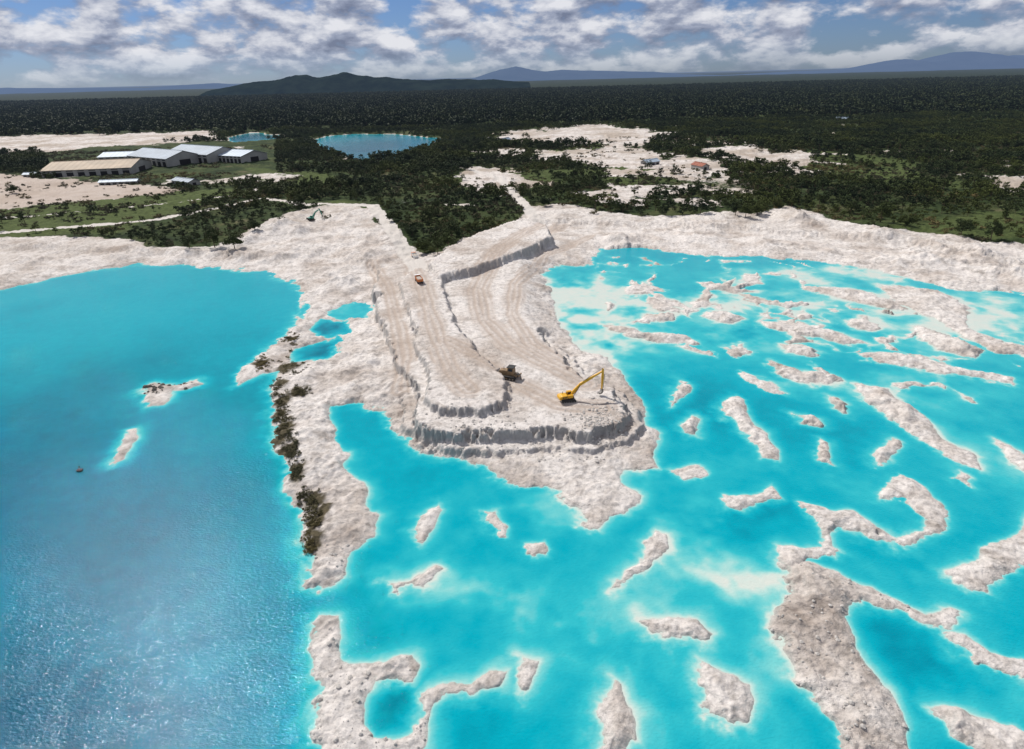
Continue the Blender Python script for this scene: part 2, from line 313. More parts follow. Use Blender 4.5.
def simple(name,col,rough=0.6,metal=0,var=0.25,sc=2.0):
    m,nt,bs=mat(name); tc=N(nt,"ShaderNodeTexCoord")
    f=noise(nt,tc.outputs["Object"],sc,5,0.65)
    c=mixc(nt,mr(nt,f,0.3,0.7),tuple(x*(1-var) for x in col),tuple(min(1,x*(1+var)) for x in col))
    nt.links.new(c,bs.inputs["Base Color"]); bs.inputs["Roughness"].default_value=rough; bs.inputs["Metallic"].default_value=metal
    return m
# ------------------------------------------------------------ ground sheet
def npmesh(name,V,Fq,mats,attrs=None,smooth=True,midx=None):
    me=bpy.data.meshes.new(name); me.vertices.add(len(V)); me.vertices.foreach_set("co",np.ascontiguousarray(V,dtype=np.float32).ravel())
    k=Fq.shape[1]; me.loops.add(Fq.size); me.loops.foreach_set("vertex_index",Fq.ravel().astype(np.int32))
    me.polygons.add(len(Fq)); me.polygons.foreach_set("loop_start",np.arange(0,Fq.size,k,dtype=np.int32)); me.polygons.foreach_set("loop_total",np.full(len(Fq),k,np.int32))
    me.polygons.foreach_set("use_smooth",np.full(len(Fq),smooth,bool))
    if midx is not None: me.polygons.foreach_set("material_index",midx.astype(np.int32))
    for mm in mats: me.materials.append(mm)
    for a,v in (attrs or {}).items():
        at=me.attributes.new(a,'FLOAT','POINT'); at.data.foreach_set("value",v.astype(np.float32))
    me.update(calc_edges=True); return me
def link(name,me,parent=None,loc=None):
    o=bpy.data.objects.new(name,me); scene.collection.objects.link(o)
    if parent: o.parent=parent
    if loc is not None: o.location=loc
    return o
th=np.radians(np.arange(72,1.2,-0.066)); ys=H/np.tan(th)
ys=np.concatenate([[-400,-200,-100,-50,-20,0,10,20],ys,np.geomspace(ys[-1]*1.02,90000,60)])
sc_=np.linspace(-1.22,1.22,1400); sc_=np.concatenate([[-6,-4,-3,-2.3,-1.9,-1.6,-1.45,-1.35,-1.28],sc_,[1.28,1.35,1.45,1.6,1.9,2.3,3,4,6]])
YY,SS=np.meshgrid(ys,sc_,indexing='ij'); XX=SS*(0.92*np.clip(YY,0,None)+62)
nr,nc=YY.shape; X=XX.ravel();Y=YY.ravel()
h,S,road,veg,gr,trk,dep,stain=terrain(X,Y,True)
far=ss(2500,5000,Y); h=h*(1-far)+far*3+far*fbm(X,Y,300,3,77)*5
V=np.stack([X,Y,h],1)
ii=(np.arange(nr-1)[:,None]*nc+np.arange(nc-1)[None,:]).ravel()
Fq=np.stack([ii,ii+1,ii+nc+1,ii+nc],1)
ground=link("ground",npmesh("ground",V,Fq,[MT],dict(veg=veg,grass=gr,trk=trk,road=road,shore=S,stain=stain)))
keep=(h[Fq].min(1)<0.12)&(Y[Fq[:,0]]<1500)
Fw=Fq[keep]; used,inv=np.unique(Fw.ravel(),return_inverse=True)
water=link("water",npmesh("water",np.stack([X[used],Y[used],np.zeros(len(used))],1),inv.reshape(-1,4),[MW],dict(depth=dep[used])))
def hz(x,y):
    return float(terrain(np.array([x]),np.array([y]))[0][0])
# ------------------------------------------------------------ trees
def leafmat(name,a,b,hi=1.6):
    m,nt,bs=mat(name); oi=N(nt,"ShaderNodeObjectInfo"); g=N(nt,"ShaderNodeNewGeometry")
    f=mth(nt,'ADD',mth(nt,'MULTIPLY',oi.outputs["Random"],0.7),mth(nt,'MULTIPLY',noise(nt,g.outputs["Position"],0.5,1),0.3))
    c=mixc(nt,f,a,b); c=mixc(nt,mr(nt,noise(nt,g.outputs["Position"],0.012,2),0.45,0.65),c,(b[0]*hi,b[1]*hi*0.85,b[2]))
    nt.links.new(c,bs.inputs["Base Color"]); bs.inputs["Roughness"].default_value=0.7; bs.inputs["Specular IOR Level"].default_value=0.15
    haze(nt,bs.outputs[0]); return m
LEAF=leafmat("foliage",(0.014,0.026,0.008),(0.050,0.070,0.018)); FLEAF=leafmat("far_foliage",(0.015,0.026,0.009),(0.034,0.050,0.015),1.35); SCRUB=leafmat("scrub_foliage",(0.045,0.048,0.022),(0.11,0.10,0.05))
BARK=simple("bark",(0.12,0.09,0.065),0.9)
def treemesh(name,ht,cr,nclump,nleaf,ls,seed,leaf=LEAF,trunk=0.35):
    r=np.random.default_rng(seed); Vs=[];Fs=[];Mi=[];nv=0
    def tube(p0,p1,r0,r1):
        nonlocal nv
        p0=np.array(p0,float);p1=np.array(p1,float); d=p1-p0; d/=np.linalg.norm(d)
        a=np.cross(d,[0.3,0.9,0.1]); a/=np.linalg.norm(a); b=np.cross(d,a); k=6
        an=np.arange(k)*2*math.pi/k
        ring=lambda p,q: p+q*(np.cos(an)[:,None]*a+np.sin(an)[:,None]*b)
        Vs.append(np.vstack([ring(p0,r0),ring(p1,r1)])); 
        for i in range(k): Fs.append([[nv+i,nv+(i+1)%k,nv+k+(i+1)%k,nv+k+i]]); Mi.append([0])
        nv+=2*k
    top=np.array([r.normal()*0.05*ht,r.normal()*0.05*ht,ht*0.62]); tube((0,0,-0.5),top*0.55,ht*0.028,ht*0.02); tube(top*0.55,top,ht*0.02,ht*0.010)
    for c in range(nclump):
        an=r.uniform(0,6.28); rr=cr*math.sqrt(r.uniform(0.0,0.75)); z=ht*(trunk+0.12+ (0.88-trunk)*r.uniform(0,1)*(1-0.45*(rr/cr)**2))
        cc=np.array([math.cos(an)*rr,math.sin(an)*rr,z*0.95]); 
        if c<6: tube(top*r.uniform(0.45,0.9),cc,ht*0.011,ht*0.004)
        k=max(4,int(nleaf/nclump*r.uniform(0.5,1.5))); cs=cr*r.uniform(0.25,0.42)
        q=r.normal(size=(k,3)); q/=np.linalg.norm(q,axis=1)[:,None]; q*=(r.uniform(0.3,1,size=(k,1)))**0.5
        ce=cc+q*cs*np.array([1,1,0.65])
        a=r.normal(size=(k,3)); a[:,2]*=0.5; a/=np.linalg.norm(a,axis=1)[:,None]; b=np.cross(a,r.normal(size=(k,3))); b/=np.linalg.norm(b,axis=1)[:,None]
        s=ls*r.uniform(0.6,1.3,size=(k,1)); a*=s; b*=s*0.7
        Vs.append(np.stack([ce-a,ce-b,ce+a,ce+b],1).reshape(-1,3)); Fs.append(nv+np.arange(4*k).reshape(-1,4)); Mi.append([1]*k); nv+=4*k
    return npmesh(name,np.vstack(Vs),np.vstack([np.array(f) for f in Fs]),[BARK,leaf],smooth=False,midx=np.concatenate(Mi))
def coll(name,meshes):
    c=bpy.data.collections.new(name)
    for m_ in meshes: c.objects.link(bpy.data.objects.new(m_.name,m_))
    return c
TK=[(10,4.6,14,1),(12,4.8,16,2),(8,4.4,12,3),(14,4.2,18,4),(7,4.0,10,5),(11,5.6,18,6)]
CT=coll("forest_tree_kinds",[treemesh("forest_tree_kind",1*h_,w_,nc_,330,0.68,s_,trunk=0.22) for h_,w_,nc_,s_ in TK])
CF=coll("far_forest_tree_kinds",[treemesh("far_forest_tree_kind",(h_+9)*0.5,w_*1.25,9,90,1.5,s_+30,FLEAF,trunk=0.2) for h_,w_,nc_,s_ in TK])
CS=coll("shrub_kinds",[treemesh("shrub_kind",0.9,1.3,8,200,0.16,s_,SCRUB,0.02) for s_ in (11,12,13)])
def scatter(name,x,y,z,s,c,seed=0):
    r=np.random.default_rng(seed); n=len(x); me=bpy.data.meshes.new(name); me.vertices.add(n); me.vertices.foreach_set("co",np.stack([x,y,z],1).astype(np.float32).ravel())
    a=me.attributes.new("scl",'FLOAT','POINT'); a.data.foreach_set("value",s.astype(np.float32))
    a=me.attributes.new("rz",'FLOAT_VECTOR','POINT'); rv=np.zeros((n,3),np.float32); rv[:,2]=r.uniform(0,6.28,n); a.data.foreach_set("vector",rv.ravel())
    o=link(name,me); ng=bpy.data.node_groups.new(name+"_scatter",'GeometryNodeTree')
    ng.interface.new_socket("Geometry",in_out='INPUT',socket_type='NodeSocketGeometry'); ng.interface.new_socket("Geometry",in_out='OUTPUT',socket_type='NodeSocketGeometry')
    gi=ng.nodes.new("NodeGroupInput"); go=ng.nodes.new("NodeGroupOutput"); ip=ng.nodes.new("GeometryNodeInstanceOnPoints"); ci=ng.nodes.new("GeometryNodeCollectionInfo")
    ci.inputs["Collection"].default_value=c; ci.inputs["Separate Children"].default_value=True; ci.inputs["Reset Children"].default_value=True
    na=ng.nodes.new("GeometryNodeInputNamedAttribute"); na.data_type='FLOAT'; na.inputs["Name"].default_value="scl"
    nb=ng.nodes.new("GeometryNodeInputNamedAttribute"); nb.data_type='FLOAT_VECTOR'; nb.inputs["Name"].default_value="rz"
    L=ng.links.new; L(gi.outputs[0],ip.inputs["Points"]); L(ci.outputs[0],ip.inputs["Instance"]); ip.inputs["Pick Instance"].default_value=True
    L([q for q in na.outputs if q.enabled][0],ip.inputs["Scale"]); L([q for q in nb.outputs if q.enabled][0],ip.inputs["Rotation"]); L(ip.outputs[0],go.inputs[0])
    md=o.modifiers.new("scatter",'NODES'); md.node_group=ng; return o
BLD=[TP([(40,150),(275,140),(278,178),(200,190),(60,184)],0)]
def forest(n,y0,y1,spread,thr,seed):
    r=np.random.default_rng(seed)
    y=np.sqrt(r.uniform(y0*y0,y1*y1,n)); x=r.uniform(-1,1,n)*(0.95*y+60)*spread
    h_,S_,rd,vg,gr_=terrain(x,y,True)[:5]
    dens=vg*(1-0.92*gr_)*ss(-0.42,0.0,fbm(x,y,60,4,1200)+thr)
    for P_ in BLD: dens=dens*(sdpoly(x,y,P_,10)<0)
    dens=dens*(S_>4)*(rd<0.05)
    k=r.uniform(size=n)<dens
    return x[k],y[k],h_[k]
x,y,z=forest(56000,330,1300,1.0,0.2,1); r=np.random.default_rng(3)
s=r.uniform(0.4,1.1,len(x))*(0.75+0.35*fbm(x,y,90,2,33)); s=s*(0.62+0.38*ss(380,600,y)); n_a=len(x)
scatter("forest_trees",x,y,z,s,CT,1)
x,y,z=forest(65000,1300,4600,0.9,0.3,2); r=np.random.default_rng(4)
scatter("distant_forest_trees",x,y,z-1,r.uniform(1.0,1.7,len(x)),CF,2)
r=np.random.default_rng(8); xs=[];ys_=[];ss_=[]
for u,v,a,b in SPIT:
    for i in range(34):
        px,py=T(u+r.normal()*a*0.55,v+r.normal()*b*0.7,1.5); xs.append(px);ys_.append(py);ss_.append(r.uniform(0.25,0.85))
n=34000; yy=np.sqrt(r.uniform(300**2,1000**2,n)); xx=r.uniform(-1,1,n)*(0.95*yy+60)
h_,S_,rd,vg,gr_=terrain(xx,yy,True)[:5]; k=(r.uniform(size=n)<(0.15+vg*0.6)*ss(0.0,0.3,fbm(xx,yy,45,3,1300)+0.15))&(S_>6)&(rd<0.05)
k&=~((vg<0.1)&(yy<420)); 
xs=np.array(xs);ys_=np.array(ys_); h2,S2,_=terrain(xs,ys_); kk=S2>0.3
scatter("shrubs",np.concatenate([xs[kk],xx[k]]),np.concatenate([ys_[kk],yy[k]]),np.concatenate([h2[kk],h_[k]]),np.concatenate([np.array(ss_)[kk],r.uniform(0.8,2.6,k.sum())]),CS,5)
big=[treemesh("broadleaf_tree_%d"%i,h_,w_,26,2600,0.36,50+i,trunk=0.25) for i,(h_,w_) in enumerate([(12,6.0),(10,5.5),(13,5.5),(8,5)])]
for i,(u,v) in enumerate([(438,258),(425,254),(448,250),(412,236),(452,240),(745,219),(735,217),(757,216),(700,215),(618,212),(665,216),(545,207),(520,196),(512,190),(880,224),(905,228),(850,214),(235,250),(215,248),(256,236),(190,250),(960,238),(990,242),(472,230),(430,222),(12,192),(300,208),(395,222),(822,192)]):
    px,py=T(u,v,3); o=link("broadleaf_tree",big[i%4],loc=(px,py,hz(px,py)-0.2)); o.rotation_euler=(0,0,i*1.7); f_=0.7+0.4*((i*37)%10)/10; o.scale=(f_,f_,f_*0.95)
# ------------------------------------------------------------ hills
def hill(name,prof,dist,deep,m_,rough):
    pts=[]
    for u,v in prof:
        d=bearing(u,v); k=dist/d.y; pts.append((d.x*k,H+d.z*k))
    pts=np.array(pts); xx=np.linspace(pts[0,0],pts[-1,0],400); zz=np.interp(xx,pts[:,0],pts[:,1]); zz=np.clip(zz,0,None)
    kern=np.hanning(9); kern/=kern.sum(); zz=np.convolve(np.pad(zz,4,'edge'),kern,'valid'); zz[0]=zz[-1]=-5
    tt=np.linspace(-1,1,41); A,B=np.meshgrid(tt,xx,indexing='ij'); Z=np.tile(zz,(41,1)); prof_=np.cos(A*math.pi/2)**1.2
    Yc=dist+A*deep; nz=fbm(B,Yc,rough,5,9,0.6); Z2=Z*np.clip(prof_*(0.97+0.22*nz),0,2)-3
    me=npmesh(name,np.stack([B.ravel(),Yc.ravel(),Z2.ravel()],1),(np.arange(40)[:,None,None]*400+np.arange(399)[None,:,None]+np.array([0,1,401,400])).reshape(-1,4),[m_])
    link(name,me)
def hillmat(name,a,b,L,sc=0.004):
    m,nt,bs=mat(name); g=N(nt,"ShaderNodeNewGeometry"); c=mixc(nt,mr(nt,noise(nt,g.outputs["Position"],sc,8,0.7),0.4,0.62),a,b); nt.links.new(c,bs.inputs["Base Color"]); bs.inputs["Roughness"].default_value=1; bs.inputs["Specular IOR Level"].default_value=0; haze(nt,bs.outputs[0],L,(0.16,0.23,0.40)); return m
HM=hillmat("forested_hill",(0.008,0.015,0.010),(0.018,0.028,0.018),34000,0.01); HB=hillmat("far_hill",(0.03,0.05,0.05),(0.05,0.07,0.07),13000,0.002)  # far hills: distance haze painted as bluish base colour plus emission
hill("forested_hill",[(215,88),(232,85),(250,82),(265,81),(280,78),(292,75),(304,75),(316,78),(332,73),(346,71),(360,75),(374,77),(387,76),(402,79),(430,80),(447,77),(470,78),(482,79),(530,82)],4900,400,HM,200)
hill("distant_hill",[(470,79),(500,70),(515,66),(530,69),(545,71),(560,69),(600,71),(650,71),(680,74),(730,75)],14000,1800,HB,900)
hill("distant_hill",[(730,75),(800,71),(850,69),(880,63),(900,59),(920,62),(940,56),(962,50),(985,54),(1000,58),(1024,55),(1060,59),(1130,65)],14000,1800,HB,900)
hill("distant_hill",[(-80,93),(0,88),(60,88),(150,88),(180,85),(215,83),(245,86)],14000,1500,HB,900)
# ------------------------------------------------------------ object helpers
def empty(name,loc,rz=0,s=1):
    o=bpy.data.objects.new(name,None); scene.collection.objects.link(o); o.location=loc; o.rotation_euler=(0,0,rz); o.scale=(s,s,s); return o
def box(name,size,loc,m_,par,rot=(0,0,0),bev=0.0):
    bm=bmesh.new(); bmesh.ops.create_cube(bm,size=1); bmesh.ops.scale(bm,vec=size,verts=bm.verts)
    if bev: bmesh.ops.bevel(bm,geom=bm.edges[:],offset=bev,segments=2,affect='EDGES')
    me=bpy.data.meshes.new(name); bm.to_mesh(me); bm.free(); me.materials.append(m_); o=link(name,me,par,loc); o.rotation_euler=rot; return o
def prism(name,pts,y0,y1,m_,par,loc=(0,0,0),bev=0.0):
    bm=bmesh.new(); a=[bm.verts.new((x,y0,z)) for x,z in pts]; b=[bm.verts.new((x,y1,z)) for x,z in pts]; n=len(pts)
    bm.faces.new(a); bm.faces.new(b[::-1])
    for i in range(n): bm.faces.new((a[i],b[i],b[(i+1)%n],a[(i+1)%n]))
    bmesh.ops.recalc_face_normals(bm,faces=bm.faces)
    if bev: bmesh.ops.bevel(bm,geom=bm.edges[:],offset=bev,segments=1,affect='EDGES')
    me=bpy.data.meshes.new(name); bm.to_mesh(me); bm.free(); me.materials.append(m_); return link(name,me,par,loc)
def cyl(name,r_,l,loc,m_,par,axis='Y',seg=20):
    bm=bmesh.new(); bmesh.ops.create_cone(bm,cap_ends=True,segments=seg,radius1=r_,radius2=r_,depth=l)
    me=bpy.data.meshes.new(name); bm.to_mesh(me); bm.free(); me.materials.append(m_); o=link(name,me,par,loc)
    if axis=='Y': o.rotation_euler=(math.pi/2,0,0)
    if axis=='X': o.rotation_euler=(0,math.pi/2,0)
    return o
def rod(name,p,q,r_,m_,par,y=0):
    p=Vector((p[0],y,p[1]));q=Vector((q[0],y,q[1])); o=cyl(name,r_,(q-p).length,(p+q)/2,m_,par,'Z',10); o.rotation_euler=(q-p).to_track_quat('Z','Y').to_euler(); return o
YEL=simple("yellow_paint",(0.72,0.38,0.02),0.45); OLD=simple("weathered_brown_paint",(0.26,0.17,0.09),0.6); BLK=simple("dark_rubber",(0.03,0.03,0.03),0.8); GLS=simple("cab_glass",(0.03,0.04,0.05),0.1); STL=simple("worn_steel",(0.25,0.23,0.21),0.4,0.6); GRN=simple("green_paint",(0.03,0.22,0.16),0.5); ORG=simple("orange_paint",(0.6,0.2,0.06),0.5); WHT=simple("white_paint",(0.75,0.74,0.72),0.5); MUD=simple("dried_mud",(0.4,0.35,0.3),0.9)
def link_bar(name,p,q,w0,w1,th_,m_,par):
    p=np.array(p,float);q=np.array(q,float); d=q-p; l=np.linalg.norm(d); d/=l; nn=np.array([-d[1],d[0]]); mid=p+d*l*0.4
    pts=[p+nn*w0/2,mid+nn*w1*0.75,q+nn*w1*0.3,q-nn*w1*0.3,mid-nn*w1*0.6,p-nn*w0/2]
    return prism(name,[tuple(v) for v in pts],-th_/2,th_/2,m_,par,bev=0.04)
def crawler(e,hl=2.3):
    for sd,nm in ((-1.25,"track_right"),(1.25,"track_left")):
        pts=[(-2.3,0.45),(-2.05,0.12),(-1.7,0),(1.7,0),(2.05,0.12),(2.3,0.45),(2.2,0.8),(1.8,0.98),(-1.8,0.98),(-2.2,0.8)]
        prism(nm,pts,sd-0.33,sd+0.33,BLK,e,bev=0.05)
        for i in range(5): cyl(nm+"_roller_%d"%i,0.22,0.74,(-1.6+i*0.8,sd,0.33),STL,e)
        for i in range(14): box(nm+"_shoe_%d"%i,(0.1,0.7,0.06),(-1.85+i*0.285,sd,1.01),STL,e)
def excavator(name,u,v,z,rz,swing,paint,elbow=(7.2,6.6),tip=(11.8,8.8),buck=(11.4,2.2),s=1.0):
    px,py=T(u,v,z); e=empty(name,(px,py,hz(px,py)+0.02),rz,s); crawler(e)
    box("undercarriage",(2.6,1.9,0.5),(0,0,0.65),MUD,e,bev=0.06); cyl("slew_ring",0.75,0.3,(0,0,1.04),BLK,e,'Z')
    u_=empty("upper_structure",(0,0,0),swing); u_.parent=e
    box("deck",(4.4,2.7,0.3),(-0.6,0,1.33),BLK,u_,bev=0.04)
    prism("engine_cover",[(-2.6,1.5),(-0.4,1.5),(-0.4,2.35),(-0.8,2.5),(-2.3,2.5),(-2.6,2.35)],-1.3,1.3,paint,u_,bev=0.06)
    prism("counterweight",[(-3.25,1.3),(-2.62,1.2),(-2.62,2.45),(-3.0,2.4),(-3.25,2.0)],-1.35,1.35,BLK if paint is not YEL else paint,u_,bev=0.08)
    box("side_tank",(1.6,0.8,0.95),(0.5,-0.93,1.97),paint,u_,bev=0.06)
    for i in range(3): box("vent_%d"%i,(0.4,0.04,0.5),(-2.1+i*0.6,-1.33,1.95),BLK,u_)
    cyl("exhaust",0.08,0.7,(-1.6,0.7,2.85),BLK,u_,'Z')
    prism("cab",[(-0.3,1.5),(1.55,1.5),(1.62,2.2),(1.3,3.05),(-0.2,3.1),(-0.35,2.8)],0.35,1.32,paint,u_,bev=0.06)
    prism("cab_side_window",[(0.0,2.1),(1.4,2.1),(1.2,2.85),(0.0,2.88)],1.325,1.345,GLS,u_); prism("cab_inner_window",[(0.0,2.1),(1.4,2.1),(1.2,2.85),(0.0,2.88)],0.325,0.345,GLS,u_)
    box("windscreen",(0.03,0.8,0.85),(1.49,0.83,2.58),GLS,u_,rot=(0,-0.36,0)); box("rear_window",(0.03,0.7,0.5),(-0.36,0.83,2.6),GLS,u_)
    ft=(0.9,1.75); mid=((ft[0]+elbow[0])/2-0.4,(ft[1]+elbow[1])/2+0.9)
    link_bar("boom_lower",ft,mid,0.7,0.85,0.55,paint,u_); link_bar("boom_upper",mid,tip,0.95,0.6,0.5,paint,u_)
    link_bar("stick",(tip[0]-0.3,tip[1]+0.7),buck,0.55,0.6,0.4,paint,u_)
    for sd in (-0.4,0.4): rod("boom_ram",(1.7,1.6),(mid[0]+0.2,mid[1]-0.1),0.11,STL,u_,sd)
    rod("stick_ram",(mid[0]+1.2,mid[1]+1.1),(tip[0]-0.4,tip[1]+0.9),0.11,STL,u_)
    rod("bucket_ram",(tip[0]+0.4,tip[1]-1.2),(buck[0]+0.5,buck[1]+0.5),0.09,STL,u_)
    bx,bz=buck; prism("bucket",[(bx+0.4,bz+0.2),(bx+0.3,bz-0.7),(bx-0.2,bz-1.3),(bx-1.0,bz-1.35),(bx-1.25,bz-0.95),(bx-0.6,bz-0.9),(bx-0.15,bz-0.4),(bx-0.3,bz+0.2)],-0.65,0.65,STL,u_,bev=0.03)
    for i in range(4): box("tooth_%d"%i,(0.3,0.1,0.08),(bx-1.35,-0.5+i*0.33,bz-1.15),STL,u_,rot=(0,0.2,0))
    return e
excavator("yellow_excavator",568,400,5.2,0.15,0.12,YEL,s=0.92)
excavator("green_excavator",312,222,3,0.6,0.3,GRN,tip=(7.5,6.4),buck=(9.0,2.0))
# crawler bulldozer standing on the haul road
px,py=T(509,376,5.5); e=empty("bulldozer",(px,py,hz(px,py)+0.02),2.75,1.25); crawler(e)
box("frame",(4.2,1.7,0.7),(0,0,0.85),OLD,e,bev=0.06)
prism("engine_hood",[(0.1,1.2),(2.3,1.2),(2.4,1.8),(2.2,2.1),(0.1,2.25)],-0.75,0.75,OLD,e,bev=0.06)
prism("cab",[(-1.5,1.2),(0.15,1.2),(0.2,2.2),(0.0,3.05),(-1.4,3.05)],-0.85,0.85,OLD,e,bev=0.06); box("cab_roof",(1.9,2.0,0.12),(-0.7,0,3.13),BLK,e,bev=0.03)
for sd in (-0.865,0.865): box("cab_window",(1.1,0.03,0.7),(-0.7,sd,2.5),GLS,e)
prism("blade",[(3.3,0.1),(3.5,0.1),(3.35,0.7),(3.5,1.35),(3.3,1.35),(3.15,0.7)],-1.9,1.9,STL,e,bev=0.02)
for sd in (-1.65,1.65): rod("push_arm",(-0.2,0.5),(3.2,0.5),0.12,OLD,e,sd)
for sd in (-0.5,0.5): rod("lift_ram",(2.0,1.7),(3.25,1.1),0.08,STL,e,sd)
rod("exhaust",(1.3,2.1),(1.3,2.9),0.07,BLK,e); prism("ripper",[(-3.4,0.1),(-3.2,0.1),(-2.9,1.1),(-2.1,1.1),(-2.1,1.4),(-3.1,1.4)],-0.2,0.2,STL,e); box("ripper_beam",(0.3,1.8,0.3),(-2.95,0,1.25),OLD,e)
def truck(name,u,v,z,rz,paint,cabp):
    px,py=T(u,v,z); e=empty(name,(px,py,hz(px,py)+0.03),rz)
    box("chassis",(7.2,0.9,0.3),(0,0,0.95),BLK,e)
    for x_ in (2.7,-1.4,-2.7):
        for sd in (-1.0,1.0): cyl("wheel",0.52,0.42,(x_,sd,0.52),BLK,e); cyl("hub",0.22,0.46,(x_,sd,0.52),STL,e)
    prism("cab",[(1.9,0.8),(3.75,0.8),(3.8,1.7),(3.6,2.7),(2.0,2.75),(1.9,2.5)],-1.2,1.2,cabp,e,bev=0.07)
    box("windscreen",(0.04,2.0,0.8),(3.715,0,2.15),GLS,e,rot=(0,-0.2,0))
    for sd in (-1.21,1.21): box("door_window",(0.9,0.03,0.6),(2.8,sd,2.15),GLS,e)
    prism("tipper_floor",[(-3.7,1.2),(1.7,1.2),(1.7,1.4),(-3.7,1.4)],-1.2,1.2,paint,e)
    for sd in (-1.24,1.24):
        box("tipper_side",(5.4,0.1,1.1),(-1.0,sd,1.85),paint,e)
        for i in range(6): box("tipper_rib",(0.12,0.1,1.1),(-3.5+i*1.0,sd*1.07,1.85),paint,e)
    box("headboard",(0.1,2.4,1.5),(1.75,0,2.05),paint,e); box("tailgate",(0.1,2.4,1.0),(-3.75,0,1.8),paint,e)
    box("load",(5.0,2.2,0.6),(-1.0,0,1.95),MUD,e,bev=0.25); return e
truck("dump_truck",419,282,7.5,1.9,ORG,WHT); truck("dump_truck",415,257,4,1.9,WHT,ORG)
# ------------------------------------------------------------ buildings
TAN=simple("rusty_tan_roof",(0.36,0.27,0.18),0.7,0,0.3,0.05); ZNC=simple("zinc_roof",(0.22,0.28,0.35),0.6,0,0.2,0.05); WROOF=simple("pale_blue_roof",(0.42,0.50,0.58),0.6,0,0.15,0.05); WALL=simple("shed_wall",(0.35,0.34,0.32),0.8,0,0.2,0.1); DARK=simple("dark_opening",(0.03,0.03,0.035),0.9); TILE=simple("red_tile_roof",(0.30,0.10,0.06),0.8,0,0.3,0.5)
def shed(name,u,v,L,W,Hh,rz,roof,wall=WALL,ridge=3.5,bays=8):
    px,py=T(u,v,2); e=empty(name,(px,py,hz(px,py)-0.3),rz)
    t_=0.3; 
    for sd,nm in ((-1,"front_wall"),(1,"back_wall")):
        box(nm,(L,t_,Hh),(0,sd*(W/2-t_/2),Hh/2),wall,e)
    for sd in (-1,1):
        bm=bmesh.new(); 
        pts=[(-W/2+t_,0),(W/2-t_,0),(W/2-t_,Hh),(0,Hh+ridge-0.35),(-W/2+t_,Hh)]
        a=[bm.verts.new((sd*(L/2-0.3)-0.15,y,z)) for y,z in pts]; b=[bm.verts.new((sd*(L/2-0.3)+0.15,y,z)) for y,z in pts]
        bm.faces.new(a);bm.faces.new(b[::-1])
        for i in range(5): bm.faces.new((a[i],b[i],b[(i+1)%5],a[(i+1)%5]))
        bmesh.ops.recalc_face_normals(bm,faces=bm.faces); me=bpy.data.meshes.new("gable_wall"); bm.to_mesh(me); bm.free(); me.materials.append(wall); link("gable_wall",me,e)
        box("gable_door",(0.2,W*0.3,Hh*0.7),(sd*(L/2-0.05),0,Hh*0.35),DARK,e)
    for sd in (-1,1):
        ln=math.hypot(W/2+0.8,ridge); an=math.atan2(ridge,W/2)
        box("roof_slope",(L+1.6,ln,0.18),(0,sd*(W/4+0.3),Hh+ridge/2+0.0),roof,e,rot=(-sd*an,0,0))
        for i in range(int(L/6)): box("roof_seam",(0.2,ln,0.1),(-L/2+3+i*6,sd*(W/4+0.3),Hh+ridge/2+0.16),roof,e,rot=(-sd*an,0,0))
    box("ridge_cap",(L+1.6,1.0,0.3),(0,0,Hh+ridge+0.25),roof,e)
    for i in range(bays):
        x_=-L/2+(i+0.5)*L/bays
        box("bay_opening",(L/bays*0.6,0.12,Hh*0.6),(x_,-W/2-0.06,Hh*0.3),DARK,e); box("clerestory_window",(L/bays*0.6,0.1,Hh*0.12),(x_,-W/2-0.05,Hh*0.8),GLS,e)
    return e
shed("industrial_warehouse",100,172,92,60,7,0.14,TAN,ridge=6)
shed("industrial_warehouse",133,160,66,40,7,0.1,WROOF,ridge=4)
shed("industrial_warehouse",166,163,90,46,9,-0.6,ZNC,ridge=7)
shed("industrial_warehouse",205,160,90,46,10,-0.6,ZNC,ridge=7)
shed("industrial_warehouse",240,161,55,40,8,-0.5,WROOF,ridge=5)
shed("site_office",186,183,30,12,4,-0.6,ZNC,ridge=2,bays=5)
shed("site_office",120,183,36,9,3.2,0.1,WROOF,ridge=1.5,bays=6)
shed("site_office",32,176,14,8,3.2,0.1,WROOF,ridge=1.5,bays=3)
for i,(u,v) in enumerate([(582,106),(588,104),(596,105),(760,108),(778,105),(785,104),(690,108),(860,92),(905,88),(915,96),(980,92),(842,120),(650,165),(700,168),(55,132),(20,128),(200,128),(505,142),(720,116),(995,100)]):
    shed("village_house",u,v,15+(i*7)%8,9,3.4,(i*1.3)%3,[WROOF,TILE,ZNC][i%3],WALL,2.2,3)
px,py=T(80,471); e=empty("floating_buoy",(px,py,0),0,0.8); cyl("drum",0.5,1.4,(0,0,0.15),BLK,e,'X'); box("frame",(1.8,1.2,0.12),(0,0,0.5),BLK,e,bev=0.02); rod("mast",(0,0.5),(0,1.8),0.05,STL,e); box("flag",(0.5,0.04,0.35),(0.28,0,1.6),BLK,e)
def rubble(name,pts,smin,smax,m_,seed):
    r=np.random.default_rng(seed); bm=bmesh.new(); A=np.array(pts); hh_,S_,_=terrain(A[:,0],A[:,1])
    for (x_,y_),z_,s0 in zip(pts,hh_,S_):
        if s0<0.2: continue
        s_=smin+(smax-smin)*r.uniform()**3; q=bmesh.ops.create_icosphere(bm,subdivisions=1,radius=s_)
        for v in q["verts"]: v.co=Vector((v.co.x*r.uniform(0.7,1.3),v.co.y*r.uniform(0.7,1.3),v.co.z*r.uniform(0.5,0.9)))+Vector((x_,y_,float(z_)+s_*0.1))
    me=bpy.data.meshes.new(name); bm.to_mesh(me); bm.free(); me.materials.append(m_); return link(name,me)
CLAY=simple("grey_clay",(0.44,0.41,0.38),0.95,0,0.3,1.0)
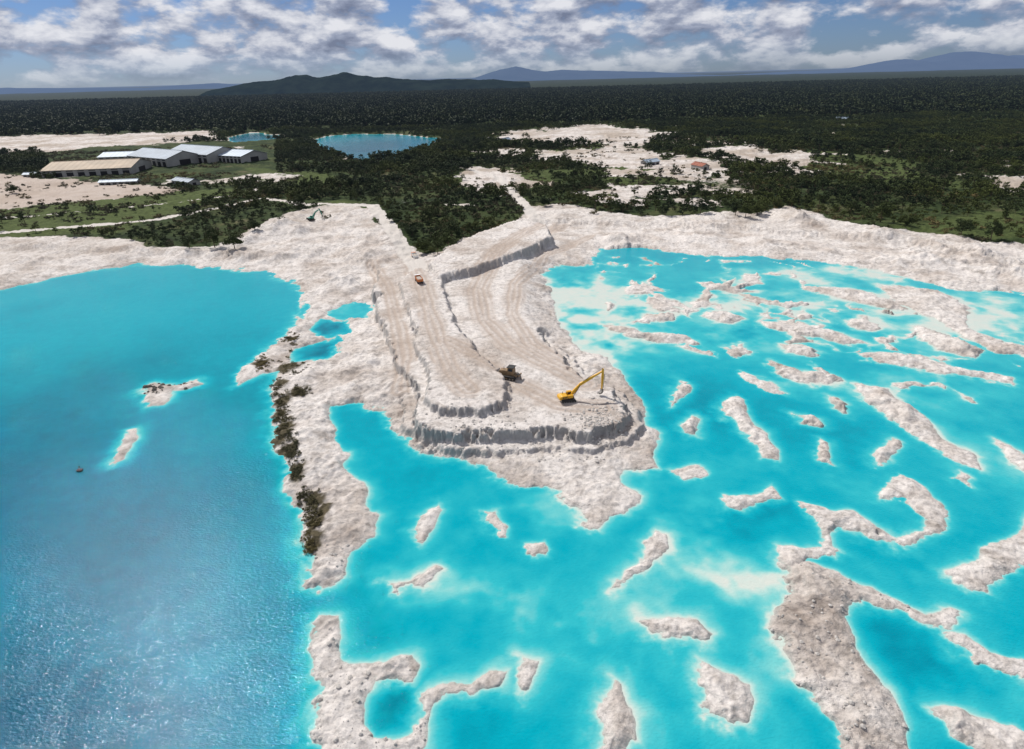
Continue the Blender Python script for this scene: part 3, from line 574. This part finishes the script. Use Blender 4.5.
r=np.random.default_rng(21); pts=[T(598+r.normal()*16,418+r.normal()*9,5) for i in range(520)]+[T(480+r.normal()*35,425+r.normal()*6,4) for i in range(120)]+[T(r.uniform(420,600),r.uniform(440,462),1) for i in range(200)]
pts+=[T(r.uniform(770,920),r.uniform(560,745),1) for i in range(500)]+[T(r.uniform(310,430),r.uniform(540,745),1) for i in range(350)]
rubble("clay_rubble",pts,0.08,0.5,CLAY,3)
DRK=simple("dark_rock",(0.10,0.09,0.075),0.95,0,0.3,1.0)
r=np.random.default_rng(22); pts=[T(152+r.normal()*5,389+r.normal()*3) for i in range(40)]+[T(180+r.normal()*8,384+r.normal()*2) for i in range(20)]
rubble("island_rocks",pts,0.25,0.9,DRK,4)
# ------------------------------------------------------------ light
sd=Vector((-0.46,0.50,0.74)).normalized()
sun_d=bpy.data.lights.new("sun",'SUN'); sun_d.energy=4.3; sun_d.angle=math.radians(0.5); sun_d.color=(1,0.96,0.9); sun=bpy.data.objects.new("sun",sun_d); scene.collection.objects.link(sun)
sun.rotation_euler=(-sd).to_track_quat('-Z','Y').to_euler(); sun.location=(0,0,300)
w=bpy.data.worlds.new("World"); scene.world=w; w.use_nodes=True; nt=w.node_tree; bg=nt.nodes["Background"]
sky=N(nt,"ShaderNodeTexSky",sky_type='NISHITA'); sky.sun_disc=False; sky.sun_elevation=math.asin(sd.z); sky.sun_rotation=math.atan2(sd.x,sd.y); sky.air_density=1.0; sky.dust_density=0.2; sky.ozone_density=2.0
tc=N(nt,"ShaderNodeTexCoord"); G=tc.outputs["Generated"]
sep=N(nt,"ShaderNodeSeparateXYZ"); nt.links.new(G,sep.inputs[0])
tint=ramp(nt,sep.outputs[2],[(0.0,(0.50,0.70,1.25)),(0.10,(0.50,0.68,1.12)),(0.35,(0.95,0.97,1.0))])
nt.links.new(mixc(nt,1.0,sky.outputs[0],tint,'MULTIPLY'),bg.inputs[0]); bg.inputs[1].default_value=0.06
def cn(off,sc,det=9,rg=0.56):
    mp=N(nt,"ShaderNodeMapping"); mp.inputs["Scale"].default_value=sc; mp.inputs["Location"].default_value=off; nt.links.new(G,mp.inputs[0]); return noise(nt,mp.outputs[0],1.0,det,rg,0.1)
d1=cn((5.3,1,0),(12,12,28)); d2=cn((5.3,1,0.42),(12,12,28))
mask=mr(nt,d1,0.40,0.52,0,1)
shade=mr(nt,mth(nt,'ADD',mth(nt,'SUBTRACT',d1,d2),mth(nt,'MULTIPLY',mth(nt,'SUBTRACT',d1,0.5),-0.05)),-0.14,0.14,0,1)
cc=ramp(nt,shade,[(0.0,(0.20,0.23,0.33)),(0.4,(0.38,0.42,0.54)),(0.65,(0.64,0.66,0.74)),(1.0,(0.90,0.90,0.94))])
b2=N(nt,"ShaderNodeBackground"); nt.links.new(cc,b2.inputs[0]); b2.inputs[1].default_value=0.9
mx=N(nt,"ShaderNodeMixShader"); nt.links.new(mth(nt,'MULTIPLY',mask,mr(nt,sep.outputs[2],0.003,0.04,0.3,0.93)),mx.inputs[0]); nt.links.new(bg.outputs[0],mx.inputs[1]); nt.links.new(b2.outputs[0],mx.inputs[2]); nt.links.new(mx.outputs[0],nt.nodes["World Output"].inputs[0])
print("TREES",n_a)
